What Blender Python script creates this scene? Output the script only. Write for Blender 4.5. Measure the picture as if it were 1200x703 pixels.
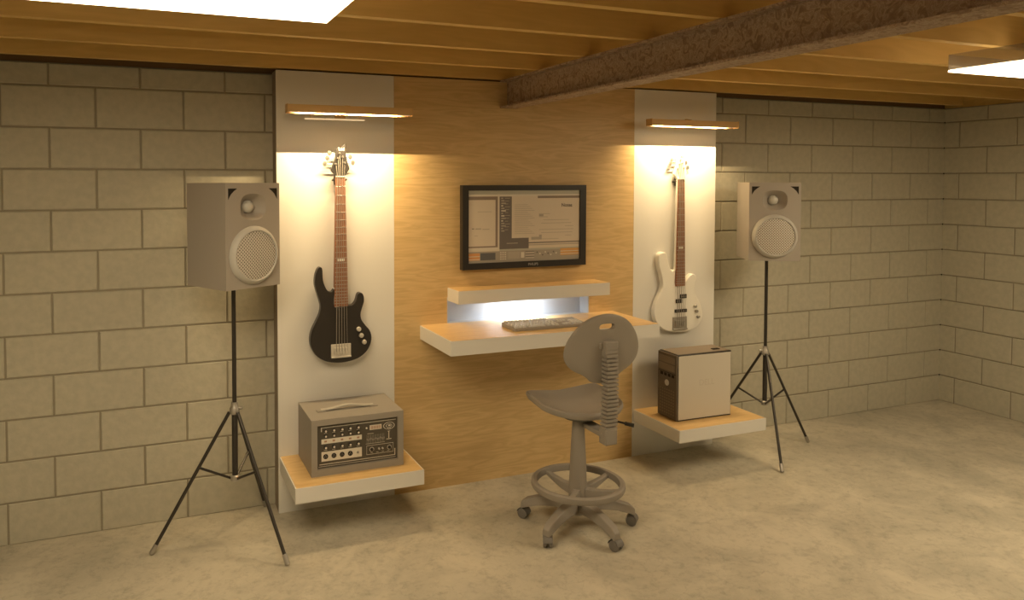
import bpy, bmesh, math, random
from mathutils import Vector, Matrix
PI = math.pi
random.seed(4)
for o in list(bpy.data.objects): bpy.data.objects.remove(o)
S = bpy.context.scene
C = S.collection

# ------------------------------------------------------------------ camera
cd = bpy.data.cameras.new('camera'); cam = bpy.data.objects.new('camera', cd); C.objects.link(cam)
cam.location = (0, -4.0821, 1.7708)
cam.rotation_euler = (PI/2 - .0331, 0, -.3747)
cd.sensor_width = 36; cd.lens = 874.37/1200*36
cd.shift_x = 88.43/1200; cd.shift_y = -110.77/1200
S.camera = cam
# ------------------------------------------------------------------ world, exposure
w = bpy.data.worlds.new('world'); S.world = w; w.use_nodes = True
w.node_tree.nodes['Background'].inputs[0].default_value = (1, .8, .55, 1)
w.node_tree.nodes['Background'].inputs[1].default_value = 0.02
S.view_settings.view_transform = 'Standard'; S.view_settings.look = 'None'
S.view_settings.gamma = 1; S.view_settings.use_curve_mapping = False
S.view_settings.exposure = 0.27
PANEL_EMIT = 9.0            # ceiling light diffusers
PANEL_COL = (1, .79, .50)
LAMP_W = 8.0               # picture lamps over the basses
LAMP_COL = (1, .71, .36)
NICHE_W = 1.5               # small light under the top shelf
NICHE_COL = (.82, .90, 1)

# ------------------------------------------------------------------ materials
MATS = {}
def mat(name, col, rough=.6, metal=0., emit=None, spec=.5):
    if name in MATS: return MATS[name]
    m = bpy.data.materials.new(name); m.use_nodes = True
    b = m.node_tree.nodes['Principled BSDF']
    b.inputs['Base Color'].default_value = (*col, 1)
    b.inputs['Roughness'].default_value = rough
    b.inputs['Metallic'].default_value = metal
    b.inputs['Specular IOR Level'].default_value = spec
    if emit:
        b.inputs['Emission Color'].default_value = (*emit[0], 1); b.inputs['Emission Strength'].default_value = emit[1]
    MATS[name] = m
    return m
def nodes(m): return m.node_tree.nodes, m.node_tree.links, m.node_tree.nodes['Principled BSDF']
def ramp(N, stops):
    r = N.new('ShaderNodeValToRGB'); e = r.color_ramp.elements
    while len(e) > 1: e.remove(e[-1])
    e[0].position = stops[0][0]; e[0].color = (*stops[0][1], 1)
    for p, c in stops[1:]:
        x = e.new(p); x.color = (*c, 1)
    return r
def speckle(m, c1, c2, scale=40., bump=.0, stretch=(1, 1, 1), detail=6, lo=.35, hi=.65):
    N, L, b = nodes(m)
    t = N.new('ShaderNodeTexCoord'); mp = N.new('ShaderNodeMapping'); mp.inputs['Scale'].default_value = stretch
    n = N.new('ShaderNodeTexNoise'); n.inputs['Scale'].default_value = scale; n.inputs['Detail'].default_value = detail
    L.new(t.outputs['Object'], mp.inputs[0]); L.new(mp.outputs[0], n.inputs['Vector'])
    r = ramp(N, [(lo, c1), (hi, c2)]); L.new(n.outputs['Fac'], r.inputs[0]); L.new(r.outputs[0], b.inputs['Base Color'])
    if bump:
        bp = N.new('ShaderNodeBump'); bp.inputs['Strength'].default_value = bump; bp.inputs['Distance'].default_value = .004
        L.new(n.outputs['Fac'], bp.inputs['Height']); L.new(bp.outputs[0], b.inputs['Normal'])
    return m
def wood(name, dark, light, rough=.45, sc=1.0, bands=1.):
    m = mat(name, light, rough); N, L, b = nodes(m)
    t = N.new('ShaderNodeTexCoord')
    mp = N.new('ShaderNodeMapping'); mp.inputs['Scale'].default_value = (1.6*sc, 9*sc, 14*sc)
    n1 = N.new('ShaderNodeTexNoise'); n1.inputs['Scale'].default_value = 1.6; n1.inputs['Detail'].default_value = 3; n1.inputs['Distortion'].default_value = .6
    mp2 = N.new('ShaderNodeMapping'); mp2.inputs['Scale'].default_value = (3*sc, 60*sc, 110*sc)
    n2 = N.new('ShaderNodeTexNoise'); n2.inputs['Scale'].default_value = 1.; n2.inputs['Detail'].default_value = 4
    L.new(t.outputs['Object'], mp.inputs[0]); L.new(mp.outputs[0], n1.inputs['Vector'])
    L.new(t.outputs['Object'], mp2.inputs[0]); L.new(mp2.outputs[0], n2.inputs['Vector'])
    k = N.new('ShaderNodeMath'); k.operation = 'MULTIPLY'; k.inputs[1].default_value = 9*bands
    L.new(n1.outputs['Fac'], k.inputs[0])
    f = N.new('ShaderNodeMath'); f.operation = 'PINGPONG'; f.inputs[1].default_value = 1.; L.new(k.outputs[0], f.inputs[0])
    mx = N.new('ShaderNodeMath'); mx.operation = 'MULTIPLY_ADD'; mx.inputs[1].default_value = .55
    h = N.new('ShaderNodeMath'); h.operation = 'MULTIPLY'; h.inputs[1].default_value = .5
    L.new(n2.outputs['Fac'], h.inputs[0]); L.new(f.outputs[0], mx.inputs[0]); L.new(h.outputs[0], mx.inputs[2])
    r = ramp(N, [(.0, dark), (.9, light)]); L.new(mx.outputs[0], r.inputs[0]); L.new(r.outputs[0], b.inputs['Base Color'])
    return m

M_block = speckle(mat('concrete_block', (.45, .43, .37), .9, spec=.2), (.45, .43, .35), (.50, .475, .385), 26, .5, detail=9)
M_mortar = mat('mortar', (.30, .27, .21), .95, spec=.1)
M_oak = wood('oak_veneer', (.50, .345, .155), (.66, .475, .235), .42, 1.0)
M_oaktop = wood('oak_shelf_top', (.64, .42, .17), (.78, .54, .25), .35, 1.3)
M_joist = wood('pine_joist', (.60, .40, .13), (.70, .48, .17), .7, .5)
M_sub = wood('subfloor', (.46, .30, .09), (.56, .38, .13), .8, .5)
M_white = mat('white_laminate', (.72, .71, .68), .4)
M_edge = mat('dark_edge', (.28, .235, .18), .7)
M_grey = mat('grey_plastic', (.30, .272, .24), .55)
M_spk = mat('speaker_grey', (.36, .325, .285), .5)
M_spkl = mat('speaker_ring_grey', (.48, .47, .44), .5)
M_dome = mat('tweeter_dome', (.55, .54, .50), .4)
M_hole = mat('dark_port', (.03, .025, .02), .9, spec=.1)
M_black = mat('black_gloss', (.028, .024, .022), .35)
M_blackm = mat('black_matt', (.03, .027, .025), .5)
M_chrome = mat('chrome', (.50, .48, .45), .35, .9)
M_steel = mat('dull_steel', (.45, .43, .40), .4, .8)
M_tube = mat('black_steel_tube', (.06, .055, .05), .35, .6)
M_pale = mat('satin_nickel', (.66, .63, .57), .4, .3)
M_string = mat('string_steel', (.36, .33, .29), .5, .5)
M_brass = mat('brushed_brass', (.66, .45, .21), .5, .1)
M_ivory = mat('ivory_white', (.82, .80, .74), .35)
M_rose = speckle(mat('rosewood', (.28, .12, .07), .5), (.24, .095, .05), (.40, .20, .12), 30, 0, (20, 20, 1))
M_amp = mat('amp_case_grey', (.31, .285, .25), .6)
M_print = mat('printed_white', (.70, .66, .58), .5)
M_chassis = mat('amp_chassis', (.085, .075, .058), .5)
M_keys = mat('key_grey', (.56, .54, .51), .5)
M_pcdark = mat('pc_dark', (.12, .095, .07), .45)
M_pcblack = mat('pc_black', (.035, .028, .024), .5)
M_pcside = mat('pc_side', (.60, .56, .49), .35)
M_pctext = mat('pc_faint_print', (.55, .51, .445), .35)
M_niche = mat('niche_liner', (.60, .62, .65), .4)

M_floor = mat('concrete_floor', (.45, .42, .36), .5, spec=.35)
def build_floor_mat():
    N, L, b = nodes(M_floor)
    t = N.new('ShaderNodeTexCoord')
    n = N.new('ShaderNodeTexNoise'); n.inputs['Scale'].default_value = 2.2; n.inputs['Detail'].default_value = 9; n.inputs['Roughness'].default_value = .68
    n.inputs['Distortion'].default_value = .5
    L.new(t.outputs['Object'], n.inputs['Vector'])
    r = ramp(N, [(.30, (.39, .37, .30)), (.45, (.49, .455, .37)), (.57, (.58, .535, .435)), (.75, (.64, .585, .475))]); L.new(n.outputs['Fac'], r.inputs[0])
    n3 = N.new('ShaderNodeTexNoise'); n3.inputs['Scale'].default_value = 22; n3.inputs['Detail'].default_value = 6; n3.inputs['Roughness'].default_value = .75
    L.new(t.outputs['Object'], n3.inputs['Vector'])
    r3 = ramp(N, [(.34, (.80, .80, .79)), (.50, (1, 1, 1))]); L.new(n3.outputs['Fac'], r3.inputs[0])
    # hairline scratches
    v = N.new('ShaderNodeTexVoronoi'); v.feature = 'DISTANCE_TO_EDGE'; v.inputs['Scale'].default_value = 3.5
    nn = N.new('ShaderNodeVectorMath'); nn.operation = 'MULTIPLY_ADD'
    n4 = N.new('ShaderNodeTexNoise'); n4.inputs['Scale'].default_value = 5; n4.inputs['Detail'].default_value = 4
    L.new(t.outputs['Object'], n4.inputs['Vector']); L.new(n4.outputs['Color'], nn.inputs[0]); nn.inputs[1].default_value = (.5, .5, .5); L.new(t.outputs['Object'], nn.inputs[2])
    L.new(nn.outputs[0], v.inputs['Vector'])
    rv = ramp(N, [(.0, (.86, .86, .86)), (.010, (1, 1, 1))]); L.new(v.outputs['Distance'], rv.inputs[0])
    m1 = N.new('ShaderNodeMix'); m1.data_type = 'RGBA'; m1.blend_type = 'MULTIPLY'; m1.inputs[0].default_value = 1
    L.new(r.outputs[0], m1.inputs[6]); L.new(r3.outputs[0], m1.inputs[7])
    m2 = N.new('ShaderNodeMix'); m2.data_type = 'RGBA'; m2.blend_type = 'MULTIPLY'; m2.inputs[0].default_value = 1
    L.new(m1.outputs[2], m2.inputs[6]); L.new(rv.outputs[0], m2.inputs[7])
    L.new(m2.outputs[2], b.inputs['Base Color'])
build_floor_mat()

M_rust = mat('rusty_steel', (.2, .13, .08), .75, .0, spec=.2)
def build_rust():
    N, L, b = nodes(M_rust)
    t = N.new('ShaderNodeTexCoord')
    n = N.new('ShaderNodeTexNoise'); n.inputs['Scale'].default_value = 30; n.inputs['Detail'].default_value = 5; n.inputs['Distortion'].default_value = 1.6
    L.new(t.outputs['Object'], n.inputs['Vector'])
    r = ramp(N, [(.36, (.24, .165, .12)), (.48, (.33, .24, .175)), (.52, (.46, .365, .27)), (.58, (.31, .225, .165)), (.70, (.46, .37, .28))])
    L.new(n.outputs['Fac'], r.inputs[0]); L.new(r.outputs[0], b.inputs['Base Color'])
build_rust()

M_grille = mat('perforated_grille', (.5, .48, .44), .5)
def build_grille():
    N, L, b = nodes(M_grille)
    t = N.new('ShaderNodeTexCoord')
    mp = N.new('ShaderNodeMapping'); mp.inputs['Rotation'].default_value = (0, PI/4, 0); mp.inputs['Scale'].default_value = (88, 88, 88)
    fr = N.new('ShaderNodeVectorMath'); fr.operation = 'FRACTION'
    sb = N.new('ShaderNodeVectorMath'); sb.operation = 'SUBTRACT'; sb.inputs[1].default_value = (.5, .5, .5)
    ml = N.new('ShaderNodeVectorMath'); ml.operation = 'MULTIPLY'; ml.inputs[1].default_value = (1, 0, 1)
    ln = N.new('ShaderNodeVectorMath'); ln.operation = 'LENGTH'
    L.new(t.outputs['Object'], mp.inputs[0]); L.new(mp.outputs[0], fr.inputs[0]); L.new(fr.outputs[0], sb.inputs[0]); L.new(sb.outputs[0], ml.inputs[0]); L.new(ml.outputs[0], ln.inputs[0])
    r = ramp(N, [(.24, (.12, .10, .08)), (.38, (.60, .56, .50))]); L.new(ln.outputs['Value'], r.inputs[0]); L.new(r.outputs[0], b.inputs['Base Color'])
build_grille()

M_diff = mat('light_diffuser', (.9, .9, .9), .5, emit=(PANEL_COL, PANEL_EMIT))
M_lampstrip = mat('lamp_tube', (.9, .9, .9), .5, emit=((1, .80, .52), .30))
M_puck = mat('puck_lens', (.9, .9, .9), .5, emit=((.9, .95, 1), 6))
M_acr = mat('acrylic_side', (.30, .27, .24), .4)
def build_acr():
    N, L, b = nodes(M_acr)
    tr = N.new('ShaderNodeBsdfTransparent'); mx = N.new('ShaderNodeMixShader'); mx.inputs[0].default_value = .30
    out = N['Material Output']; L.new(tr.outputs[0], mx.inputs[1]); L.new(b.outputs[0], mx.inputs[2]); L.new(mx.outputs[0], out.inputs[0])
build_acr()

# ------------------------------------------------------------------ mesh helpers
def B(): return bmesh.new()
def box(bm, x0, x1, y0, y1, z0, z1, mi=0):
    vs = [bm.verts.new((x, y, z)) for x in (x0, x1) for y in (y0, y1) for z in (z0, z1)]
    for f in ((0,1,3,2),(4,6,7,5),(0,4,5,1),(2,3,7,6),(0,2,6,4),(1,5,7,3)):
        fc = bm.faces.new([vs[i] for i in f]); fc.material_index = mi
    return vs
def quad(bm, pts, mi=0):
    f = bm.faces.new([bm.verts.new(p) for p in pts]); f.material_index = mi; return f
def tube(bm, pts, r, n=12, cap=True):
    """tube through pts; r a number or a list; shape kept by a rotation minimising frame"""
    pts = [Vector(p) for p in pts]; rs = r if isinstance(r, (list, tuple)) else [r]*len(pts)
    rings = []; up = None
    for i, p in enumerate(pts):
        d = (pts[min(i+1, len(pts)-1)] - pts[max(i-1, 0)]).normalized()
        if up is None: up = Vector((0, 0, 1)) if abs(d.z) < .9 else Vector((1, 0, 0))
        a = d.cross(up).normalized(); up = a.cross(d).normalized()
        rings.append([bm.verts.new(p + (a*math.cos(2*PI*k/n) + up*math.sin(2*PI*k/n))*rs[i]) for k in range(n)])
    for i in range(len(rings)-1):
        for k in range(n):
            f = bm.faces.new((rings[i][k], rings[i][(k+1) % n], rings[i+1][(k+1) % n], rings[i+1][k])); f.smooth = True
    if cap:
        bm.faces.new(rings[0][::-1]); bm.faces.new(rings[-1])
def lathe(bm, prof, n=40, axis='z', o=(0, 0, 0), sx=1., sy=1.):
    """prof = [(r, h)]; axis z or y (towards -y = positive h)"""
    rings = []
    for r, h in prof:
        ring = []
        for k in range(n):
            a = 2*PI*k/n; c, s = math.cos(a)*max(r, 1e-5)*sx, math.sin(a)*max(r, 1e-5)*sy
            p = (o[0]+c, o[1]+s, o[2]+h) if axis == 'z' else (o[0]+c, o[1]-h, o[2]+s)
            ring.append(bm.verts.new(p))
        rings.append(ring)
    for i in range(len(rings)-1):
        for k in range(n):
            f = bm.faces.new((rings[i][k], rings[i][(k+1) % n], rings[i+1][(k+1) % n], rings[i+1][k])); f.smooth = True
    bm.faces.new(rings[0][::-1]); bm.faces.new(rings[-1])
def prism(bm, poly, y0, y1):
    """poly in (x, z), extruded between y0 (front) and y1"""
    a = [bm.verts.new((x, y0, z)) for x, z in poly]; b = [bm.verts.new((x, y1, z)) for x, z in poly]
    bm.faces.new(a); bm.faces.new(b[::-1]); n = len(poly)
    for i in range(n): bm.faces.new((a[i], b[i], b[(i+1) % n], a[(i+1) % n]))
def smooth_poly(P, n=5, closed=True):
    out = []; m = len(P)
    for i in range(m if closed else m-1):
        p0, p1, p2, p3 = [Vector(P[(i+k) % m] if closed else P[min(max(i+k, 0), m-1)]) for k in (-1, 0, 1, 2)]
        for j in range(n):
            t = j/n; out.append(tuple(.5*((2*p1) + (-p0+p2)*t + (2*p0-5*p1+4*p2-p3)*t*t + (-p0+3*p1-3*p2+p3)*t**3)))
    if not closed: out.append(tuple(P[-1]))
    return out
def obj(name, bm, m, parent=None, bevel=0., seg=2, world=True, rz=None, weld=False, angle=.6):
    """link bm as one mesh object; coordinates are world ones and are made local to an (unrotated) parent"""
    if weld: bmesh.ops.remove_doubles(bm, verts=bm.verts, dist=1e-5)
    bmesh.ops.recalc_face_normals(bm, faces=bm.faces)
    off = Vector((0, 0, 0)); p = parent
    while p is not None: off += p.location; p = p.parent
    if parent is None:
        xs = [v.co for v in bm.verts]
        off = Vector((sum(c.x for c in xs)/len(xs), sum(c.y for c in xs)/len(xs), min(c.z for c in xs)))
    if world or parent is None: bmesh.ops.translate(bm, verts=bm.verts, vec=-off)
    me = bpy.data.meshes.new(name); bm.to_mesh(me); bm.free(); me.set_sharp_from_angle(angle=math.radians(38))
    for k in (m if isinstance(m, (list, tuple)) else [m]): me.materials.append(k)
    o = bpy.data.objects.new(name, me); C.objects.link(o); o.parent = parent
    if parent is None: o.location = off
    if bevel:
        b = o.modifiers.new('bevel', 'BEVEL'); b.width = bevel; b.segments = seg; b.limit_method = 'ANGLE'; b.angle_limit = angle
    return o
def tag(o, label=None, cat=None, group=None, kind=None):
    if label: o['label'] = label
    if cat: o['category'] = cat
    if group: o['group'] = group
    if kind: o['kind'] = kind
    return o
def thing(name, loc, label, cat, group=None):
    e = bpy.data.objects.new(name, None); e.empty_display_size = .1; C.objects.link(e); e.location = loc
    return tag(e, label, cat, group)
def struct(name, bm, m, **k): return tag(obj(name, bm, m, **k), kind='structure')
def dup(root, loc, rz, label, group=None):
    def cp(o, par):
        c = o.copy(); C.objects.link(c); c.parent = par
        for ch in kids.get(o, []): cp(ch, c)
        return c
    kids = {}
    for o in list(C.objects):
        if o.parent: kids.setdefault(o.parent, []).append(o)
    r = cp(root, None); r.location = loc; r.rotation_euler = (0, 0, rz); r['label'] = label
    if group: r['group'] = group
    return r
def text(name, s, size, loc, m, parent, rot=(PI/2, 0, 0), extrude=.0003, font_scale=(1, 1, 1), shear=0.):
    cu = bpy.data.curves.new(name, 'FONT'); cu.body = s; cu.size = size; cu.extrude = extrude; cu.align_x = 'CENTER'; cu.align_y = 'CENTER'; cu.shear = shear; cu.offset = size*.02
    t = bpy.data.objects.new(name+'_tmp', cu); C.objects.link(t); bpy.context.view_layer.update()
    me = bpy.data.meshes.new_from_object(t); bpy.data.objects.remove(t)
    me.materials.clear(); me.materials.append(m)
    o = bpy.data.objects.new(name, me); C.objects.link(o); o.parent = parent
    off = Vector((0, 0, 0)); p = parent
    while p is not None: off += p.location; p = p.parent
    o.location = Vector(loc) - off; o.rotation_euler = rot; o.scale = font_scale
    return o

# ------------------------------------------------------------------ large lights' things come with the ceiling below
XR, XL, YF, ZW, ZT = 5.975, -1.7, -5.3, 2.346, 2.60
# ------------------------------------------------------------------ room
bm = B(); box(bm, XL-.15, XR+.15, YF-.15, .15, -.12, 0); struct('floor', bm, M_floor)
bm = B(); box(bm, XL-.15, XR+.15, YF-.15, .15, ZT, ZT+.05); struct('ceiling', bm, M_sub)
W, H = .4148, .2032
def block_wall(name, length, start, frame, top=ZW):
    """blocks along s in [0, length]; start(row) = joint phase; frame(s, depth, z) -> world; depth>0 goes into the wall"""
    bm = B(); g = .0038; ch = .0035; dp = .0055
    def P(s, d, z): return bm.verts.new(frame(s, d, z))
    a = [P(0, dp, 0), P(length, dp, 0), P(length, dp, top), P(0, dp, top)]
    b = [P(0, .10, 0), P(length, .10, 0), P(length, .10, top), P(0, .10, top)]
    for q in ((a[0], a[1], a[2], a[3]), (b[3], b[2], b[1], b[0]), (a[0], a[3], b[3], b[0]), (a[1], b[1], b[2], a[2]), (a[3], a[2], b[2], b[3]), (a[0], b[0], b[1], a[1])):
        f = bm.faces.new(q); f.material_index = 1
    for r in range(12):
        z0, z1 = r*H, min((r+1)*H, top)
        s = start(r) % W - W
        while s < length:
            s0, s1 = max(s, 0), min(s+W, length); s += W
            if s1 - s0 < .03: continue
            A0, A1 = s0 + (g if s0 > 0 else 0), s1 - (g if s1 < length else 0)
            Z0, Z1 = z0 + (g if r else 0), z1 - g
            o_ = [P(A0, dp, Z0), P(A1, dp, Z0), P(A1, dp, Z1), P(A0, dp, Z1)]
            c0_ = ch if s0 > 0 else -.0; c1_ = ch if s1 < length else 0
            i_ = [P(A0+c0_, 0, Z0+ch), P(A1-c1_, 0, Z0+ch), P(A1-c1_, 0, Z1-ch), P(A0+c0_, 0, Z1-ch)]
            bm.faces.new(i_)
            for k in range(4): bm.faces.new((o_[k], o_[(k+1) % 4], i_[(k+1) % 4], i_[k]))
    struct(name, bm, [M_block, M_mortar])
block_wall('wall_back', XR-XL, lambda r: (-.63 - XL) + (0 if r % 2 == 0 else W/2), lambda s, d, z: (XL+s, d, z))
block_wall('wall_right', -YF, lambda r: .116 + (0 if r % 2 == 0 else W/2), lambda s, d, z: (XR+d, -s, z))
block_wall('wall_left', -YF, lambda r: .2 + (0 if r % 2 == 0 else W/2), lambda s, d, z: (XL-d, -s, z))
block_wall('wall_front', XR-XL, lambda r: .1 + (0 if r % 2 == 0 else W/2), lambda s, d, z: (XL+s, YF-d, z))
# timber sill plates that lie on the block walls
bm = B(); box(bm, XL-.1, XR+.1, .012, .10, ZW, ZT); struct('trim_1', bm, mat('shadowed_sill', (.16, .09, .035), .8))  # back plate coloured darker than the others: deep shadow under the joists painted in
bm = B(); box(bm, XR+.012, XR+.10, YF-.1, .012, ZW, ZT); struct('trim_2', bm, M_sub)
bm = B(); box(bm, XL-.10, XL-.012, YF-.1, .012, ZW, ZT); struct('trim_3', bm, M_sub)
bm = B(); box(bm, XL-.012, XR+.012, YF-.10, YF-.012, ZW, ZT); struct('trim_4', bm, M_sub)

# ------------------------------------------------------------------ joists and steel beam
ORD = ['first', 'second', 'third', 'fourth', 'fifth', 'sixth', 'seventh', 'eighth', 'ninth', 'tenth', 'eleventh', 'twelfth', 'thirteenth']
joist_me = None
for k in range(11):
    y = -.12 - .4465*k
    if joist_me is None:
        bm = B(); box(bm, XL, XR, y-.02, y+.02, 2.36, ZT); o = obj('ceiling_joist', bm, M_joist); j0 = o; joist_me = o
    else:
        o = j0.copy(); C.objects.link(o); o.location.y = y
    tag(o, 'orange-brown timber ceiling joist, %s out from the long block wall' % ORD[k], 'joist', 'open ceiling joists')
st = thing('steel_beam', (2.005, -.135, 2.196), 'rusty mottled steel I-beam running under the joists to the oak panel', 'beam')
bm = B(); box(bm, 1.95, 2.06, -5.2, -.135, 2.196, 2.206); obj('bottom_flange', bm, M_rust, st)
bm = B(); box(bm, 1.998, 2.012, -5.2, -.135, 2.206, 2.346); obj('web', bm, M_rust, st)
bm = B(); box(bm, 1.95, 2.06, -5.2, -.135, 2.346, 2.356); obj('top_flange', bm, M_rust, st)

# ------------------------------------------------------------------ ceiling lights
def ceiling_light(x0, x1, y0, y1, label):
    t = thing('ceiling_light', ((x0+x1)/2, (y0+y1)/2, 2.272), label, 'ceiling light', 'square ceiling lights')
    bm = B(); box(bm, x0, x1, y0, y1, 2.272, 2.280); obj('diffuser', bm, M_diff, t)
    bm = B(); e = .004
    box(bm, x0, x1, y0, y0+e, 2.281, 2.352); box(bm, x0, x1, y1-e, y1, 2.281, 2.352)
    box(bm, x0, x0+e, y0+e, y1-e, 2.281, 2.352); box(bm, x1-e, x1, y0+e, y1-e, 2.281, 2.352)
    obj('acrylic_rim', bm, M_acr, t)
    bm = B(); box(bm, x0+.02, x1-.02, y0+.02, y1-.02, 2.283, 2.286); obj('back_plate', bm, M_white, t)
    for sx in (.25, .75):
        for sy in (.25, .75):
            X = x0+(x1-x0)*sx; Y = y0+(y1-y0)*sy; bm = B(); tube(bm, [(X, Y, 2.286), (X, Y, 2.36)], .004, 8); obj('hanger_rod', bm, M_steel, t)
ceiling_light(-.65, .55, -2.93, -1.727, 'glowing square ceiling light at top left of the photo, left of the steel beam')
ceiling_light(3.467, 4.667, -2.93, -1.723, 'glowing square ceiling light at right, with a translucent rim, right of the steel beam')

# ------------------------------------------------------------------ wall panels
PY = -.13
def white_panel(x0, x1, label):
    t = thing('wall_panel', ((x0+x1)/2, 0, 0), label, 'wall panel', 'tall white wall panels')
    bm = B(); box(bm, x0, x1, PY, PY+.014, 0, 2.350); obj('face_board', bm, M_white, t)
    bm = B(); box(bm, x0+.001, x1-.002, PY+.0145, -.001, 0, 2.350); obj('backing_frame', bm, M_edge, t)
white_panel(.653, 1.300, 'tall white wall panel behind the black bass and the mixer amplifier')
white_panel(2.902, 3.552, 'tall white wall panel behind the white bass and the computer tower')
t = thing('wall_panel', (2.1, 0, 0), 'wide oak-veneered wall panel behind the television and desk, with a lit niche', 'wall panel')
NX0, NX1, NZ0, NZ1, NYB = 1.619, 2.572, .940, 1.100, -.035
bm = B()
box(bm, 1.301, NX0, PY, -.001, 0, 2.350); box(bm, NX1, 2.901, PY, -.001, 0, 2.350)
box(bm, NX0, NX1, PY, -.001, 0, NZ0); box(bm, NX0, NX1, PY, -.001, NZ1, 2.350)
obj('veneered_board', bm, M_oak, t)
bm = B(); e = .004
box(bm, NX0, NX1, NYB, NYB+e, NZ0, NZ1); box(bm, NX0, NX0+e, PY-.001, NYB, NZ0, NZ1); box(bm, NX1-e, NX1, PY-.001, NYB, NZ0, NZ1)
box(bm, NX0+e, NX1-e, PY-.001, NYB, NZ0, NZ0+e); box(bm, NX0+e, NX1-e, PY-.001, NYB, NZ1-e, NZ1)
tag(obj('niche_liner', bm, M_niche, t), 'smooth white liner of the niche')

# ------------------------------------------------------------------ floating shelves
def shelf(name, x0, x1, y0, z0, z1, label, cat, group=None):
    t = thing(name, ((x0+x1)/2, PY-.001, z0), label, cat, group)
    yb = PY-.001
    bm = B(); box(bm, x0, x1, y0, yb, z0, z1-.002); obj('shelf_body', bm, M_white, t)
    bm = B(); box(bm, x0+.006, x1-.006, y0+.006, yb, z1-.002, z1); tag(obj('shelf_top', bm, M_oaktop, t), 'oak top surface')
    return t
shelf('floating_shelf', .658, 1.312, -.575, .229, .305, 'white floating shelf with oak top under the mixer amplifier', 'shelf', 'low floating shelves')
shelf('floating_shelf', 2.912, 3.570, -.575, .229, .305, 'white floating shelf with oak top under the computer tower', 'shelf', 'low floating shelves')
shelf('floating_desk', 1.453, 2.752, -.588, .873, .951, 'long white floating desk with oak top, under the keyboard', 'desk')
shelf('wall_shelf', 1.622, 2.615, -.292, 1.083, 1.158, 'shallow white wall shelf with oak top, just below the television', 'shelf')

# ------------------------------------------------------------------ niche light
t = thing('strip_light', (2.10, -.165, 1.083), 'short cool white strip light glowing under the shallow wall shelf, above the niche', 'light')
bm = B(); box(bm, 1.97, 2.23, -.180, -.150, 1.0735, 1.0825); obj('housing', bm, M_steel, t, .001)
bm = B(); box(bm, 1.975, 2.225, -.176, -.154, 1.0705, 1.0734); obj('lens', bm, M_puck, t)
ld = bpy.data.lights.new('strip_glow', 'AREA'); ld.shape = 'RECTANGLE'; ld.size = .22; ld.size_y = .012; ld.energy = NICHE_W; ld.color = NICHE_COL
lo = bpy.data.objects.new('strip_glow', ld); C.objects.link(lo); lo.parent = t; lo.location = (0, 0, -.0145); lo.rotation_euler = (math.radians(20), 0, 0)

# ------------------------------------------------------------------ picture lamps
def picture_lamp(x0, x1, y, z, label, plate=False):
    """hood with a back lip, a thin tube inside and an arm to the panel"""
    t = thing('picture_lamp', ((x0+x1)/2, PY-.001, z), label, 'lamp', 'picture lamps over the basses')
    bm = B()
    # profile in (y, z): a shallow hood open at the bottom; front side -y
    prof = [(y-.030, z+.006), (y-.026, z+.044), (y+.026, z+.046), (y+.030, z+.040), (y+.030, z+.002), (y+.027, z+.002), (y+.027, z+.038), (y-.023, z+.036), (y-.027, z+.006)]
    a = [bm.verts.new((x0, p, q)) for p, q in prof]; b = [bm.verts.new((x1, p, q)) for p, q in prof]
    n = len(prof)
    for i in range(n): bm.faces.new((a[i], a[(i+1) % n], b[(i+1) % n], b[i]))
    bm.faces.new(a[::-1]); bm.faces.new(b)
    for X0, X1 in ((x0-.002, x0), (x1, x1+.002)): box(bm, X0, X1, y-.030, y+.030, z+.002, z+.046)
    obj('hood', bm, M_brass, t)
    bm = B(); tube(bm, [(x0+.012, y-.014, z+.013), (x1-.012, y-.014, z+.013)], .008, 12); tag(obj('tube', bm, M_lampstrip, t), 'pale glowing tube')
    xm = (x0+x1)/2
    bm = B(); tube(bm, [(xm, y+.02, z+.045), (xm, (y+PY)/2, z+.055), (xm, PY-.004, z+.02)], .006, 10); obj('arm', bm, M_brass, t)
    bm = B()
    if plate:
        yr, zr_ = y-.060, z-.029
        for u0, u1 in ((-.249, -.152), (-.144, .055)):
            tube(bm, [(xm+u0, yr, zr_), (xm+u1, yr, zr_)], .0042, 10)
        tube(bm, [(xm-.152, yr, zr_), (xm-.144, yr, zr_)], .0025, 8)
        tag(obj('short_tube', bm, mat('short_tube_glow', (.85, .8, .7), .5, emit=((1, .72, .42), .42)), t), 'thin short pale tube below the hood')
        for u in (-.22, .03):
            bm = B(); tube(bm, [(xm+u, yr, zr_+.003), (xm+u, y-.030, z+.012)], .0012, 6); obj('tube_clip', bm, M_brass, t)
    bm = B(); box(bm, xm-.03, xm+.03, PY-.006, PY-.001, z+.0, z+.04); obj('wall_plate', bm, M_brass, t)
    # tube light: a thin strip just below the tube, shaded towards the ceiling by the back lip
    l = bpy.data.lights.new('tube_glow', 'AREA'); l.shape = 'RECTANGLE'; l.size = (x1-x0)*.80; l.size_y = .0008; l.spread = math.radians(125); l.energy = LAMP_W; l.color = LAMP_COL
    o = bpy.data.objects.new('tube_glow', l); C.objects.link(o); o.parent = t
    zc = z+.002 + .030*.865
    o.location = (0, y - (PY-.001) - .000, zc - z); o.rotation_euler = (math.radians(33), 0, 0)
    return t
picture_lamp(.668, 1.320, -.355, 2.106, 'long slim picture lamp above the black bass, a thin pale rail below it', True)
picture_lamp(2.905, 3.580, -.275, 2.106, 'long slim picture lamp above the white bass, right of the steel beam')

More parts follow.
